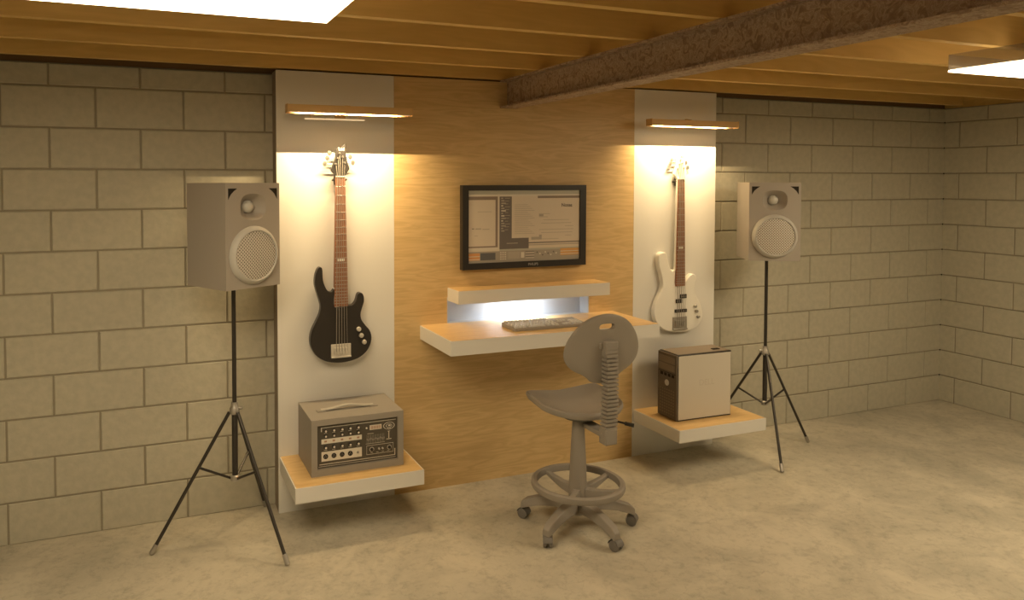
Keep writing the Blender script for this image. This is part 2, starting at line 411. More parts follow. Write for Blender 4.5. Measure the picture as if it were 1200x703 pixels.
# ------------------------------------------------------------------ basses
def bass(name, label, dx, dz, fy, body, head, mbody, mhead, white):
    """dx, dz shift of the nut and head relative to the black bass; fy = front face of body"""
    cx = .978 + dx; zn = 1.793 + dz; ze = 1.10 if not white else 1.088
    t = thing(name, (cx, PY, .8), label, 'bass guitar', 'electric basses hung on the white panels')
    bm = B(); prism(bm, smooth_poly(body, 4), fy, fy+.040); bo = obj('body', bm, mbody, t, .007, 4, angle=.9)
    for p in bo.data.polygons: p.use_smooth = False
    bm = B(); prism(bm, [(x+dx, z+dz) for x, z in head], fy+.008, fy+.026); obj('headstock', bm, mhead, t, .002, 2)
    # neck (rear wood) and fretboard
    we, wn = .0365, .0245
    bm = B(); prism(bm, [(cx-wn, zn), (cx+wn, zn), (cx+we, ze+.1), (cx-we, ze+.1)], fy+.003, fy+.024); obj('neck', bm, M_rose if not white else M_ivory, t, .004)
    bm = B(); prism(bm, [(cx-wn, zn), (cx+wn, zn), (cx+we+.001, ze), (cx-we-.001, ze)], fy-.005, fy+.003); fb = obj('fretboard', bm, M_rose, t)
    scale = (zn - (ze-.20))
    for k in range(1, 25):
        z = zn - scale*(1-2**(-k/12))*1.03
        if z < ze+.004: break
        u = (zn-z)/(zn-ze); ww = wn+(we-wn)*u
        bm = B(); tube(bm, [(cx-ww, fy-.0055, z), (cx+ww, fy-.0055, z)], .0013, 6); obj('fret', bm, M_chrome, t)
    bm = B(); box(bm, cx-.026, cx+.026, fy-.009, fy+.003, zn-.002, zn+.004); obj('nut', bm, M_ivory, t)
    z12 = zn - scale*.5*1.03 + .016
    bm = B(); box(bm, cx-.019, cx+.019, fy-.0062, fy-.005, z12-.007, z12+.007)
    obj('inlay', bm, M_ivory, t)
    # strings
    zb = .862 + (0 if not white else -.010)
    pegs = [(-.004, .123), (-.012, .097), (.013, .104), (-.024, .066), (.024, .073)]
    order = [(-.024, .066), (-.012, .097), (-.004, .123), (.013, .104), (.024, .073)]
    for i in range(5):
        xb = cx + (-.030 + .015*i); xn = cx + (-.019 + .0095*i); px, pz = order[i]
        bm = B(); tube(bm, [(xb, fy-.016, zb), (xn, fy-.0095, zn+.002), (cx+px, fy+.002, zn+pz)], .0011 + .00025*(4-i), 6)
        obj('string', bm, M_string, t)
    # bridge
    bw, bh = (.054, .036) if not white else (.056, .042)
    bz = .862 if not white else .846
    bm = B(); box(bm, cx-.002-bw, cx-.002+bw, fy-.006, fy+.001, bz-bh, bz+bh)
    for i in range(5): box(bm, cx-.036+.015*i-.005, cx-.036+.015*i+.005, fy-.016, fy-.006, bz-bh*.45, bz+bh*.5)
    box(bm, cx-.002-bw, cx-.002+bw, fy-.014, fy-.006, bz-bh, bz-bh*.8)
    obj('bridge', bm, M_pale if not white else M_steel, t, .001)
    # pickups
    if white:
        for nm, (a0, a1, c0, c1) in (('pickup', (.000, .048, 1.008, 1.034)), ('pickup', (-.034, .012, .978, 1.004)), ('pickup', (-.042, .052, .917, .938))):
            bm = B(); box(bm, cx+a0, cx+a1, fy-.009, fy+.001, c0, c1); p = obj('pickup', bm, M_blackm, t, .002)
            bm = B()
            for q in range(3 if a1-a0 < .06 else 5):
                X = cx+a0+(a1-a0)*(q+.5)/(3 if a1-a0 < .06 else 5); lathe(bm, [(.003, 0), (.003, .0105), (.002, .011)], 10, 'y', (X, fy+.0, (c0+c1)/2))
            obj('pole_pieces', bm, M_steel, p)
    # knobs
    kn = [(1.074, .971), (1.088, .936), (1.104, .899)] if not white else [(3.355, .950), (3.366, .917), (3.380, .880)]
    for x, z in kn:
        bm = B()
        if not white: lathe(bm, [(.0125, 0), (.0125, .012), (.010, .016), (.0, .016)], 24, 'y', (x, fy+.0005, z))
        else: lathe(bm, [(.0105, 0), (.0105, .014), (.0085, .017), (.0, .017)], 24, 'y', (x, fy+.0005, z))
        obj('knob', bm, M_pale if not white else M_steel, t)
    # tuning machines
    for i, (px, pz) in enumerate(pegs):
        s = -1 if px < 0 else 1
        edge = cx + s*(.022 + .045*max(0, (.125-pz))/.06*.6)
        pt = B(); lathe(pt, [(.0055, 0), (.0055, .010), (.004, .012), (0, .012)], 14, 'y', (cx+px, fy+.008, zn+pz)); peg = obj('tuning_post', pt, M_chrome, t)
        bm = B(); xe = edge + s*.030
        tube(bm, [(cx+px, fy+.030, zn+pz), (xe-s*.012, fy+.030, zn+pz+.002)], .0028, 8)
        lathe(bm, [(.002, -.004), (.011, -.003), (.011, .003), (.002, .004)], 16, 'y', (xe, fy+.030, zn+pz+.002), 1.0, 1.25)
        obj('tuning_key', bm, M_chrome, t)
    text('headstock_logo', 'Ltd', .024, (cx+.007, fy+.0075, zn+.146), M_print if not white else M_blackm, t)
    return t
HEAD = [(.952, 1.793), (.944, 1.808), (.927, 1.825), (.940, 1.856), (.953, 1.897), (.955, 1.937), (.965, 1.948), (.984, 1.947), (1.006, 1.970), (1.011, 1.949), (1.007, 1.934), (1.013, 1.898), (1.022, 1.862), (1.031, 1.834), (1.012, 1.808), (1.003, 1.793)]
BODY = [(.944, 1.095), (.943, 1.190), (.930, 1.181), (.911, 1.183), (.895, 1.204), (.881, 1.246), (.878, 1.302), (.868, 1.314), (.854, 1.306), (.841, 1.272), (.838, 1.223), (.850, 1.175), (.867, 1.117), (.864, 1.072), (.841, 1.022), (.819, .975), (.811, .925), (.822, .878), (.852, .836), (.901, .808), (.959, .797), (1.026, .800), (1.085, .819), (1.128, .857), (1.147, .909), (1.139, .955), (1.111, .991), (1.091, 1.021), (1.087, 1.054), (1.096, 1.087), (1.106, 1.123), (1.101, 1.156), (1.086, 1.167), (1.071, 1.159), (1.061, 1.126), (1.044, 1.105), (1.019, 1.101)]
BODYR = [(3.199, 1.090), (3.199, 1.192), (3.177, 1.188), (3.155, 1.209), (3.139, 1.260), (3.130, 1.298), (3.110, 1.311), (3.080, 1.306), (3.066, 1.281), (3.070, 1.225), (3.090, 1.164), (3.101, 1.103), (3.084, 1.053), (3.053, .994), (3.037, .927), (3.055, .865), (3.100, .819), (3.164, .795), (3.238, .787), (3.314, .791), (3.379, .815), (3.416, .858), (3.421, .905), (3.402, .965), (3.373, 1.010), (3.357, 1.055), (3.360, 1.099), (3.369, 1.134), (3.356, 1.158), (3.330, 1.160), (3.304, 1.141), (3.283, 1.112), (3.272, 1.088)]
bass('bass_guitar', 'black five-string electric bass with rosewood neck hanging on the left white panel', 0, 0, -.200, BODY, HEAD, M_black, M_blackm, False)
bass('bass_guitar', 'white electric bass with black pickups hanging on the right white panel', 2.258, -.011, -.172, BODYR, HEAD, M_ivory, M_ivory, True)
def hanger(cx, z, fy, label):
    t = thing('guitar_hanger', (cx, PY-.001, z), label, 'wall hook', 'guitar hangers')
    bm = B(); box(bm, cx-.02, cx+.02, PY-.008, PY-.001, z-.03, z+.03); obj('base_plate', bm, M_blackm, t, .002)
    bm = B(); tube(bm, [(cx, PY-.006, z), (cx, fy+.045, z)], .005, 10)
    tube(bm, [(cx-.034, fy+.010, z+.000), (cx-.036, fy+.036, z-.004), (cx, fy+.045, z-.004), (cx+.036, fy+.036, z-.004), (cx+.034, fy+.010, z)], .005, 10)
    obj('yoke', bm, M_blackm, t)
hanger(.978, 1.778, -.200, 'small black wall hook holding up the black bass by its neck')
hanger(3.236, 1.767, -.172, 'small black wall hook holding up the white bass by its neck')

# ------------------------------------------------------------------ television
TX0, TX1, TZ0, TZ1, TY = 1.699, 2.522, 1.257, 1.745, -.172
t = thing('television', ((TX0+TX1)/2, PY-.001, TZ0), 'black flat screen television on the oak panel, showing open software windows', 'television')
SX0, SX1, SZ0, SZ1 = 1.736, 2.480, 1.294, 1.714
bm = B()
box(bm, TX0, TX1, TY+.010, PY-.001, TZ0, TZ1)
box(bm, TX0, SX0, TY, TY+.010, TZ0, TZ1); box(bm, SX1, TX1, TY, TY+.010, TZ0, TZ1)
box(bm, SX0, SX1, TY, TY+.010, TZ0, SZ0); box(bm, SX0, SX1, TY, TY+.010, SZ1, TZ1)
obj('frame', bm, M_black, t)
def sc(name, r, g, b): return mat('screen_'+name, (r, g, b), .35)
SM = [sc('page', .68, .60, .50), sc('bar', .46, .45, .39), sc('dark', .17, .15, .14), sc('title', .27, .21, .17), sc('orange', .68, .33, .13), sc('panel', .38, .34, .29),
      sc('line', .44, .39, .33), sc('light', .68, .63, .55), sc('mid', .13, .13, .14), sc('amber', .66, .36, .12)]
bm = B(); lay = [0]
def R(u0, u1, v0, v1, mi):
    lay[0] += 1; y = TY + .0095 - .00004*lay[0]
    X = lambda u: SX0+(SX1-SX0)*u; Z = lambda v: SZ1-(SZ1-SZ0)*v
    quad(bm, [(X(u0), y, Z(v1)), (X(u1), y, Z(v1)), (X(u1), y, Z(v0)), (X(u0), y, Z(v0))], mi)
R(0, 1, 0, 1, 0); R(0, 1, 0, .055, 1); R(0, 1, .055, .08, 7); R(0, .255, .083, .82, 3); R(.0, .235, .13, .77, 0); R(0, .26, .79, .83, 7)
R(.262, .27, .05, 1, 7); R(.27, .378, .085, .82, 2); R(.27, .53, .67, .82, 2); R(.378, .61, .085, .665, 0); R(.61, 1, .078, .112, 3); R(.61, .999, .112, .74, 0)
R(.53, 1, .735, .75, 2); R(.53, 1, .765, .78, 6); R(0, 1, .845, 1, 5); R(.27, 1, .82, .845, 1); R(0, .1, .865, .965, 4); R(.0, .1, .905, .915, 7); R(.0, .1, .945, .955, 7)
R(.105, .235, .865, .965, 8); R(.82, .995, .835, .935, 9); R(.82, .995, .872, .882, 7); R(.82, .995, .91, .92, 7)
for i in range(4):
    for j in range(3): R(.275+.02*j, .288+.02*j, .86+.03*i, .875+.03*i, 7)
R(.345, .45, .86, .96, 6); R(.46, .49, .87, .95, 7)
for i in range(6): R(.50, .58, .86+.018*i, .868+.018*i, 7 if i % 2 else 2)
for i in range(8): R(.60+.025*i, .612+.025*i, .87+.02*(i % 3), .89+.02*(i % 3), 7 if i % 2 else 2)
for i in range(14): R(.284, .300 + .012*(i % 3), .10+.035*i, .118+.035*i, 7 if i in (3, 5, 7, 9) else 6)
for i in range(12): R(.315, .36-.008*(i % 3), .105+.04*i, .112+.04*i, 6)
for i in range(16): R(.40, .52 + .02*(i % 4), .20+.027*i, .205+.027*i, 6)
for i, (a, b_) in enumerate([(.62, .72), (.62, .70), (.66, .90), (.64, .92), (.86, .94), (.62, .94), (.64, .93), (.86, .92), (.62, .80)]): R(a, b_, .33+.045*i, .336+.045*i, 6)
R(.62, .66, .34, .37, 6); R(.62, .645, .63, .70, 6); R(.55, .62, .66, .70, 6); R(.33, .43, .735, .745, 6)
R(.08, .20, .29, .296, 6); R(.03, .05, .52, .53, 2); R(.06, .11, .52, .535, 6); R(.12, .18, .53, .54, 6); R(.05, .08, .62, .626, 6)
scr = obj('screen', bm, SM, t)
text('screen_text', 'Notes', .030, (SX0+(SX1-SX0)*.875, TY+.0040, SZ1-(SZ1-SZ0)*.215), SM[2], scr, extrude=.0)
text('maker_name', 'PHILIPS', .021, ((TX0+TX1)/2+.045, TY-.0004, TZ0+.018), M_steel, t, extrude=.0002)

# ------------------------------------------------------------------ keyboard
K0, K1, KY0, KY1 = 1.866, 2.325, -.495, -.335
kt = thing('keyboard', ((K0+K1)/2, (KY0+KY1)/2, .951), 'grey computer keyboard lying on the oak top of the floating desk', 'keyboard')
bm = B(); zf, zb = .951+.016, .951+.026
vs = [bm.verts.new(p) for p in ((K0, KY0, .951), (K1, KY0, .951), (K1, KY1, .951), (K0, KY1, .951), (K0, KY0, zf), (K1, KY0, zf), (K1, KY1, zb), (K0, KY1, zb))]
for f in ((3,2,1,0),(4,5,6,7),(0,1,5,4),(1,2,6,5),(2,3,7,6),(3,0,4,7)): bm.faces.new([vs[i] for i in f])
obj('case', bm, M_grey, kt, .003)
bm = B(); k_ = .0082
v0 = [bm.verts.new(p) for p in ((-k_, -k_, 0), (k_, -k_, 0), (k_, k_, 0), (-k_, k_, 0))]; v1 = [bm.verts.new((x*.78, y*.72+.0006, .008)) for x, y in ((-k_, -k_), (k_, -k_), (k_, k_), (-k_, k_))]
bm.faces.new(v0[::-1]); bm.faces.new(v1)
for i in range(4): bm.faces.new((v0[i], v0[(i+1) % 4], v1[(i+1) % 4], v1[i]))
key0 = obj('key', bm, M_keys, kt, world=False)
first = True
def key(x, y, wx=1.):
    global first
    o = key0 if first else key0.copy()
    if not first: C.objects.link(o)
    first = False
    z = .951 + .016 + .010*(y-KY0)/(KY1-KY0)
    o.location = Vector((x, y, z+.0004)) - kt.location; o.scale = (wx, 1, 1); o.rotation_euler = (math.atan2(.010, KY1-KY0), 0, 0)
for r in range(5):
    y = KY0 + .020 + .0185*r
    if r == 0:
        for x, ww in ((.02, 1.3), (.045, 1.2), (.07, 1.2), (.148, 6.2), (.222, 1.2), (.247, 1.2), (.272, 1.3)): key(K0+x, y, ww)
    else:
        for c in range(14): key(K0+.0185+.0192*c + (.004*(r % 2)), y)
for c in range(12): key(K0+.018+.0225*c, KY1-.016)
for r in range(2):
    for c in range(3): key(K0+.318+.018*c, KY0+.020+.0185*(r*1 if r == 0 else 3.5))
for r in range(4):
    for c in range(3): key(K0+.388+.0185*c, KY0+.020+.0185*r)

# ------------------------------------------------------------------ mixer amplifier
AX0, AX1, AY0, AY1, AZ0, AZ1 = .757, 1.236, -.473, -.140, .305, .588
at = thing('mixer_amplifier', ((AX0+AX1)/2, (AY0+AY1)/2, AZ0), 'grey box-shaped powered mixer amplifier with knobs and sockets on the left shelf', 'amplifier')
m_ = .030; PX0, PX1, PZ0, PZ1 = AX0+m_, AX1-m_, AZ0+m_+.004, AZ1-m_
bm = B(); box(bm, AX0, AX1, AY0+.02, AY1, AZ0, AZ1)
box(bm, AX0, PX0, AY0, AY0+.0199, AZ0, AZ1); box(bm, PX1, AX1, AY0, AY0+.0199, AZ0, AZ1)
box(bm, PX0, PX1, AY0, AY0+.0199, AZ0, PZ0); box(bm, PX0, PX1, AY0, AY0+.0199, PZ1, AZ1)
obj('case', bm, M_amp, at, .0)
fy = AY0+.0145
bm = B(); box(bm, PX0, PX1, fy, AY0+.0199, PZ0, PZ1); fp = obj('front_panel', bm, M_chassis, at)
U = lambda u: PX0+(PX1-PX0)*u
V = lambda v: PZ1-(PZ1-PZ0)*v
bm = B()
def pr_(u0, u1, v0, v1, d=.0008): box(bm, U(u0), U(u1), fy-d, fy-.00005, V(v1), V(v0))
pr_(.05, .985, .065, .078); pr_(.05, .06, .078, .16); pr_(.03, .975, .905, .918); pr_(.965, .975, .76, .905); pr_(.02, .985, .955, .962)
pr_(.055, .55, .335, .445); pr_(.055, .55, .625, .845)
pr_(.65, .80, .145, .255)
pr_(.61, .95, .615, .622); pr_(.61, .95, .823, .83); pr_(.61, .613, .62, .83); pr_(.947, .95, .62, .83)
pr_(.62, .70, .335, .343); pr_(.60, .84, .57, .576)
for i in range(5): pr_(.085+.1*i, .125+.1*i, .20, .207); pr_(.085+.1*i, .125+.1*i, .585, .592)
for i in range(4): pr_(.66+.07*i, .69+.07*i, .79, .797)
pr_(.875, .91, .33, .337); pr_(.888, .898, .34, .50); pr_(.86, .925, .51, .525)
obj('printed_markings', bm, M_print, at)
bm = B()
for q in range(8): box(bm, U(.665+.016*q), U(.675+.016*q), fy-.0012, fy-.0009, V(.24), V(.165))
for u in (.11, .21, .31, .41, .51): box(bm, U(u-.02), U(u+.01), fy-.0012, fy-.0009, V(.41), V(.37))
obj('red_print', bm, mat('red_print', (.42, .25, .17), .5), at)
for v, R_ in ((.145, .0095), (.265, .0085), (.525, .0095)):
    for u in (.105, .205, .305, .405, .505):
        bm = B(); lathe(bm, [(R_, 0), (R_*.9, .009), (R_*.7, .010), (0, .010)], 18, 'y', (U(u), fy-.0002, V(v))); kb = obj('knob', bm, M_blackm, at)
        bm = B(); lathe(bm, [(R_*.58, .0101), (R_*.58, .0108), (0, .0108)], 12, 'y', (U(u), fy-.0002, V(v))); obj('knob_cap', bm, M_print, kb)
for u in (.105, .205, .305, .405):
    bm = B(); lathe(bm, [(.0125, .0009), (.0125, .003), (.010, .003), (.010, .0012), (0, .0012)], 24, 'y', (U(u), fy, V(.735))); so = obj('socket', bm, M_blackm, at)
    bm = B()
    for a in (90, 210, 330): lathe(bm, [(.0018, .0013), (.0018, .0025), (0, .0025)], 8, 'y', (U(u)+.005*math.cos(math.radians(a)), fy, V(.735)+.005*math.sin(math.radians(a)))); 
    obj('contact_pins', bm, M_steel, so)
bm = B(); lathe(bm, [(.006, .0009), (.006, .004), (.003, .004), (.003, .001), (0, .001)], 18, 'y', (U(.50), fy, V(.735))); obj('socket', bm, M_steel, at)
for i in range(14):
    u = .615+.0165*i; zz = .47+.015*math.sin(i*1.7)
    bm = B(); box(bm, U(u)-.0008, U(u)+.0008, fy-.0008, fy-.0001, V(.56), V(.37)); sl = obj('slider', bm, mat('slider_track', (.30, .28, .24), .5), at)
    bm = B(); box(bm, U(u)-.0022, U(u)+.0022, fy-.005, fy-.0009, V(zz+.02), V(zz-.02)); obj('slider_cap', bm, M_grey, sl)
bm = B(); lathe(bm, [(.0045, 0), (.0045, .002), (0, .0025)], 16, 'y', (U(.61), fy-.0001, V(.20))); obj('indicator_lamp', bm, M_ivory, at)
bm = B()
def ring(cx_, cz_, r0, r1, sx, y0, d=.0009, n=36):
    vs = [[bm.verts.new((cx_+r*sx*math.cos(2*PI*k/n), yy, cz_+r*math.sin(2*PI*k/n))) for k in range(n)] for r, yy in ((r0, y0), (r1, y0), (r1, y0-d), (r0, y0-d))]
    for a in range(4):
        for k in range(n): bm.faces.new((vs[a][k], vs[a][(k+1) % n], vs[(a+1) % 4][(k+1) % n], vs[(a+1) % 4][k]))
ring(U(.895), V(.205), .0165, .0185, 1.65, fy-.0001); ring(U(.895), V(.205), .0085, .010, 1.7, fy-.0001)
ring(U(.895), V(.27), .004, .0055, 1.3, fy-.0001)
box(bm, U(.885), U(.915), fy-.001, fy-.0001, V(.215), V(.185))
obj('maker_emblem', bm, M_print, at)
for u, r in ((.675, .0085), (.765, .005), (.81, .005), (.90, .0085)):
    bm = B(); lathe(bm, [(r, 0), (r*.9, .008), (0, .009)], 18, 'y', (U(u), fy-.0002, V(.715))); kb = obj('knob', bm, M_keys if r < .006 else M_blackm, at)
    if r > .006:
        bm = B(); ring(U(u), V(.715), r*1.15, r*1.4, 1., fy-.0001); obj('knob_scale', bm, M_print, kb)
bm = B()
hx0, hx1, hy = .835, 1.115, -.335
pts = smooth_poly([(hx0, hy, AZ1+.006), (hx0+.05, hy, AZ1+.008), ((hx0+hx1)/2, hy, AZ1+.020), (hx1-.05, hy, AZ1+.008), (hx1, hy, AZ1+.006)], 6, False)
for s in (-1,):
    a = [[bm.verts.new((p[0], hy+dy, p[2]+dz)) for dy, dz in ((-.013, -.003), (.013, -.003), (.013, .004), (-.013, .004))] for p in pts]
    for i in range(len(a)-1):
        for k in range(4): bm.faces.new((a[i][k], a[i][(k+1) % 4], a[i+1][(k+1) % 4], a[i+1][k]))
    bm.faces.new(a[0]); bm.faces.new(a[-1][::-1])
hd = obj('handle', bm, mat('strap_grey', (.44, .42, .38), .5), at, .001)
bm = B(); box(bm, hx0-.02, hx0+.02, hy-.018, hy+.018, AZ1, AZ1+.0045); box(bm, hx1-.02, hx1+.02, hy-.018, hy+.018, AZ1, AZ1+.0045); obj('handle_plates', bm, M_amp, hd)

# ------------------------------------------------------------------ computer tower
ct = thing('computer_tower', (3.21, -.355, .305), 'dark computer tower with a pale side panel on the right low shelf', 'computer')
ct_rz = math.radians(-1.2)
def cpart(name, bm, m, parent, bevel=0.): return obj(name, bm, m, parent, bevel, world=False)
hw, hd_, hh = .202, .090, .408
bm = B(); box(bm, -hw, hw, -hd_+.003, hd_, 0, hh); cs = cpart('case', bm, M_pcblack, ct, .003)
bm = B(); box(bm, -hw+.008, hw-.008, -hd_+.010, hd_-.008, hh, hh+.0015); tag(cpart('top_panel', bm, mat('pc_top', (.24, .195, .15), .45), ct), 'brown-grey top panel')
bm = B(); box(bm, -hw+.004, hw-.006, -hd_-.001, -hd_+.003, .009, hh-.009); tag(cpart('side_panel', bm, M_pcside, ct, .001), 'pale beige side panel')
text_o = text('side_logo', 'DELL', .052, (0, 0, 0), M_pctext, ct, extrude=.0001); text_o.location = (.012, -hd_-.0012, .225)
bm = B(); box(bm, -hw-.012, -hw, -hd_, hd_, .004, hh-.004); fb = cpart('front_bezel', bm, M_pcdark, ct, .003)
for z0, z1, m in ((.345, .385, mat('drive_door', (.20, .16, .12), .4)), (.298, .338, mat('drive_door', (.20, .16, .12), .4))):
    bm = B(); box(bm, -hw-.0145, -hw-.0121, -hd_+.012, hd_-.012, z0, z1); cpart('drive_bay', bm, m, ct, .001)
bm = B(); box(bm, -hw-.0142, -hw-.0121, hd_-.050, hd_-.030, .305, .325); cpart('drive_button', bm, M_hole, ct)
bm = B()
for i in range(4): box(bm, -hw-.0135, -hw-.0121, -hd_+.02+.036*i, -hd_+.044+.036*i, .262, .280)
cpart('port_row', bm, M_hole, ct)
bm = B(); box(bm, -hw-.0135, -hw-.0121, -hd_+.008, hd_-.008, .284, .287); cpart('bezel_groove', bm, M_hole, ct)
bm = B()
N_ = 28; c0 = bm.verts.new((-hw-.0165, -.002, .222)); rg = [bm.verts.new((-hw-.0155, -.002+.019*math.cos(2*PI*k/N_), .222+.019*math.sin(2*PI*k/N_))) for k in range(N_)]; rb = [bm.verts.new((-hw-.0121, v.co.y, v.co.z)) for v in rg]
for k in range(N_): bm.faces.new((c0, rg[k], rg[(k+1) % N_])); bm.faces.new((rg[k], rb[k], rb[(k+1) % N_], rg[(k+1) % N_]))
bm.faces.new(rb); cpart('round_badge', bm, M_keys, ct)
bm = B()
for j in range(9):
    for i in range(7): box(bm, -hw-.0132, -hw-.0121, -hd_+.020+.021*i, -hd_+.030+.021*i, .030+.018*j, .038+.018*j)
cpart('intake_grille', bm, mat('grille_brown', (.22, .17, .12), .5), ct)
bm = B(); box(bm, .10, .15, -.045, -.02, hh+.0015, hh+.005); cpart('top_latch', bm, M_hole, ct)
ct.rotation_euler = (0, 0, ct_rz)

# ------------------------------------------------------------------ loudspeakers
sw, sd, sh, s0 = .155, .160, .495, 0.
sp = thing('loudspeaker', (.404, -.354, 1.265), 'grey two-way loudspeaker on the tripod stand left of the black bass', 'loudspeaker', 'loudspeakers on stands')
yf = -sd
# cabinet with a recessed horn mouth: front built as a grid around a rounded opening
bm = B()
hx, hz, ha, hb = 0, .495-.112, .074, .062       # horn centre and half sizes
n = 32
def sup(a, b, k, e=2.7):
    an = 2*PI*k/n; c, s = math.cos(an), math.sin(an)
    return (hx + a*math.copysign(abs(c)**(2/e), c), hz + b*math.copysign(abs(s)**(2/e), s))
outer = [sup(ha, hb, k) for k in range(n)]
def onrect(k):
    an = 2*PI*k/n; c, s = math.cos(an), math.sin(an)
    z1_, z0_ = sh-hz, hz-.26
    t_ = min(sw/abs(c) if abs(c) > 1e-6 else 1e9, ((z1_ if s > 0 else z0_)/abs(s)) if abs(s) > 1e-6 else 1e9)
    return (hx+c*t_, hz+s*t_)
rect = [onrect(k) for k in range(n)]
vi = [bm.verts.new((x, yf, z)) for x, z in outer]; vo = [bm.verts.new((x, yf, z)) for x, z in rect]
vm = [bm.verts.new((sup(ha*.80, hb*.80, k)[0], yf+.018, sup(ha*.8, hb*.8, k)[1])) for k in range(n)]
vd = [bm.verts.new((sup(ha*.42, hb*.48, k)[0], yf+.050, sup(ha*.42, hb*.48, k)[1])) for k in range(n)]
for k in range(n):
    q = (k+1) % n
    bm.faces.new((vo[k], vo[q], vi[q], vi[k]))
    for a, b in ((vi, vm), (vm, vd)):
        f = bm.faces.new((a[k], a[q], b[q], b[k])); f.smooth = True
bm.faces.new(vd)
# corner fills of the upper front
for cx_, cz_ in ((sw, sh), (-sw, sh), (-sw, .26), (sw, .26)):
    best = sorted(range(n), key=lambda k: (rect[k][0]-cx_)**2 + (rect[k][1]-cz_)**2)
    ks = sorted(best[:2]); a, b = vo[ks[0]], vo[ks[1]]
    if min((Vector(rect[k])-Vector((cx_, cz_))).length for k in ks) > 1e-4:
        bm.faces.new((a, b, bm.verts.new((cx_, yf, cz_))))
quad(bm, [(-sw, yf, 0), (sw, yf, 0), (sw, yf, .26), (-sw, yf, .26)])
bx = sw*.96
quad(bm, [(-sw, yf, 0), (-sw, yf, sh), (-bx, sd, sh), (-bx, sd, 0)]); quad(bm, [(sw, yf, 0), (bx, sd, 0), (bx, sd, sh), (sw, yf, sh)])
quad(bm, [(-bx, sd, 0), (-bx, sd, sh), (bx, sd, sh), (bx, sd, 0)]); quad(bm, [(-sw, yf, sh), (sw, yf, sh), (bx, sd, sh), (-bx, sd, sh)]); quad(bm, [(-sw, yf, 0), (-bx, sd, 0), (bx, sd, 0), (sw, yf, 0)])
obj('cabinet', bm, M_spk, sp, world=False)
bm = B(); lathe(bm, [(.030, -.049), (.030, -.040), (.027, -.032), (.020, -.024), (.010, -.019), (.0, -.018)], 28, 'y', (hx, yf, hz)); tag(obj('tweeter', bm, M_dome, sp, world=False), 'pale tweeter dome')
bm = B(); lathe(bm, [(.080, .0), (.082, .003), (.074, .005), (.066, .002)], 40, 'y', (hx, yf-.0, hz), 1., .86)
bm.free()
wz = .155
bm = B(); R0 = .138
pf = [(R0, 0), (R0, .004), (R0-.004, .014), (R0-.014, .026), (R0-.020, .028), (R0-.024, .024), (R0-.024, .0)]
rings = [[bm.verts.new((r*math.cos(2*PI*k/56), yf-h, wz+r*math.sin(2*PI*k/56))) for k in range(56)] for r, h in pf]
for i in range(len(pf)):
    for k in range(56):
        f = bm.faces.new((rings[i][k], rings[i][(k+1) % 56], rings[(i+1) % len(pf)][(k+1) % 56], rings[(i+1) % len(pf)][k])); f.smooth = True
tag(obj('woofer_ring', bm, M_spkl, sp, world=False), 'raised lighter ring round the woofer')
bm = B(); lathe(bm, [(R0-.0245, .002), (R0-.0245, .022), (.09, .026), (.05, .029), (0, .030)], 56, 'y', (0, yf, wz)); tag(obj('woofer_grille', bm, M_grille, sp, world=False), 'pale perforated round grille')
for s in (-1, 1):
    bm = B(); P_ = [(s*.140, .470), (s*.090, .470), (s*.108, .458), (s*.124, .444), (s*.132, .432), (s*.140, .418)]
    prism(bm, P_ if s < 0 else P_[::-1], yf-.0008, yf-.0001); tag(obj('bass_port', bm, M_hole, sp, world=False), 'dark corner opening')
sp.rotation_euler = (0, 0, math.radians(29.5))
dup(sp, (3.78, -.354, 1.265), math.radians(-29.5), 'grey two-way loudspeaker on the tripod stand right of the white bass', 'loudspeakers on stands')

# ------------------------------------------------------------------ speaker stands
ss = thing('speaker_stand', (.404, -.354, 0), 'thin black tripod stand under the left loudspeaker, beside the left low shelf', 'speaker stand', 'tripod speaker stands')
def P3(a, r, z): return (r*math.cos(a), r*math.sin(a), z)
bm = B(); tube(bm, [(0, 0, .62), (0, 0, 1.258)], .0105, 12); obj('pole', bm, M_tube, ss, world=False)
bm = B(); tube(bm, [(0, 0, .30), (0, 0, .64)], .0145, 12); obj('outer_tube', bm, M_tube, ss, world=False)
bm = B(); lathe(bm, [(.02, 1.254), (.05, 1.262), (.05, 1.2645), (0, 1.2645)], 20, 'z'); obj('top_plate', bm, M_tube, ss, world=False)
bm = B(); lathe(bm, [(.018, .630), (.024, .634), (.024, .660), (.018, .668), (.016, .690)], 20, 'z'); hb_ = obj('collar', bm, M_steel, ss, world=False)
bm = B(); tube(bm, [(.018, -.008, .660), (.036, -.016, .660)], .007, 10); obj('clamp_knob', bm, M_steel, hb_, world=False)
bm = B(); lathe(bm, [(.017, .300), (.023, .304), (.023, .325), (.017, .330)], 20, 'z'); obj('lower_collar', bm, M_steel, ss, world=False)
for d in (180, 300, 60):
    a = math.radians(d); top = P3(a, .025, .642); foot = P3(a, .380, .022)
    bm = B(); tube(bm, [top, foot], .0085, 10); lg = obj('leg', bm, M_tube, ss, world=False)
    bm = B(); tube(bm, [P3(a, .365, .048), P3(a, .389, .007)], .0115, 12); tag(obj('rubber_foot', bm, M_steel, lg, world=False), 'pale foot cap')
    u = .41; br = P3(a, .025+(.380-.025)*u, .642-.62*u)
    bm = B(); tube(bm, [P3(a, .018, .314), br], .0062, 8); obj('brace', bm, M_tube, ss, world=False)
dup(ss, (3.78, -.354, 0), PI, 'thin black tripod stand under the right loudspeaker, beside the right low shelf', 'tripod speaker stands')

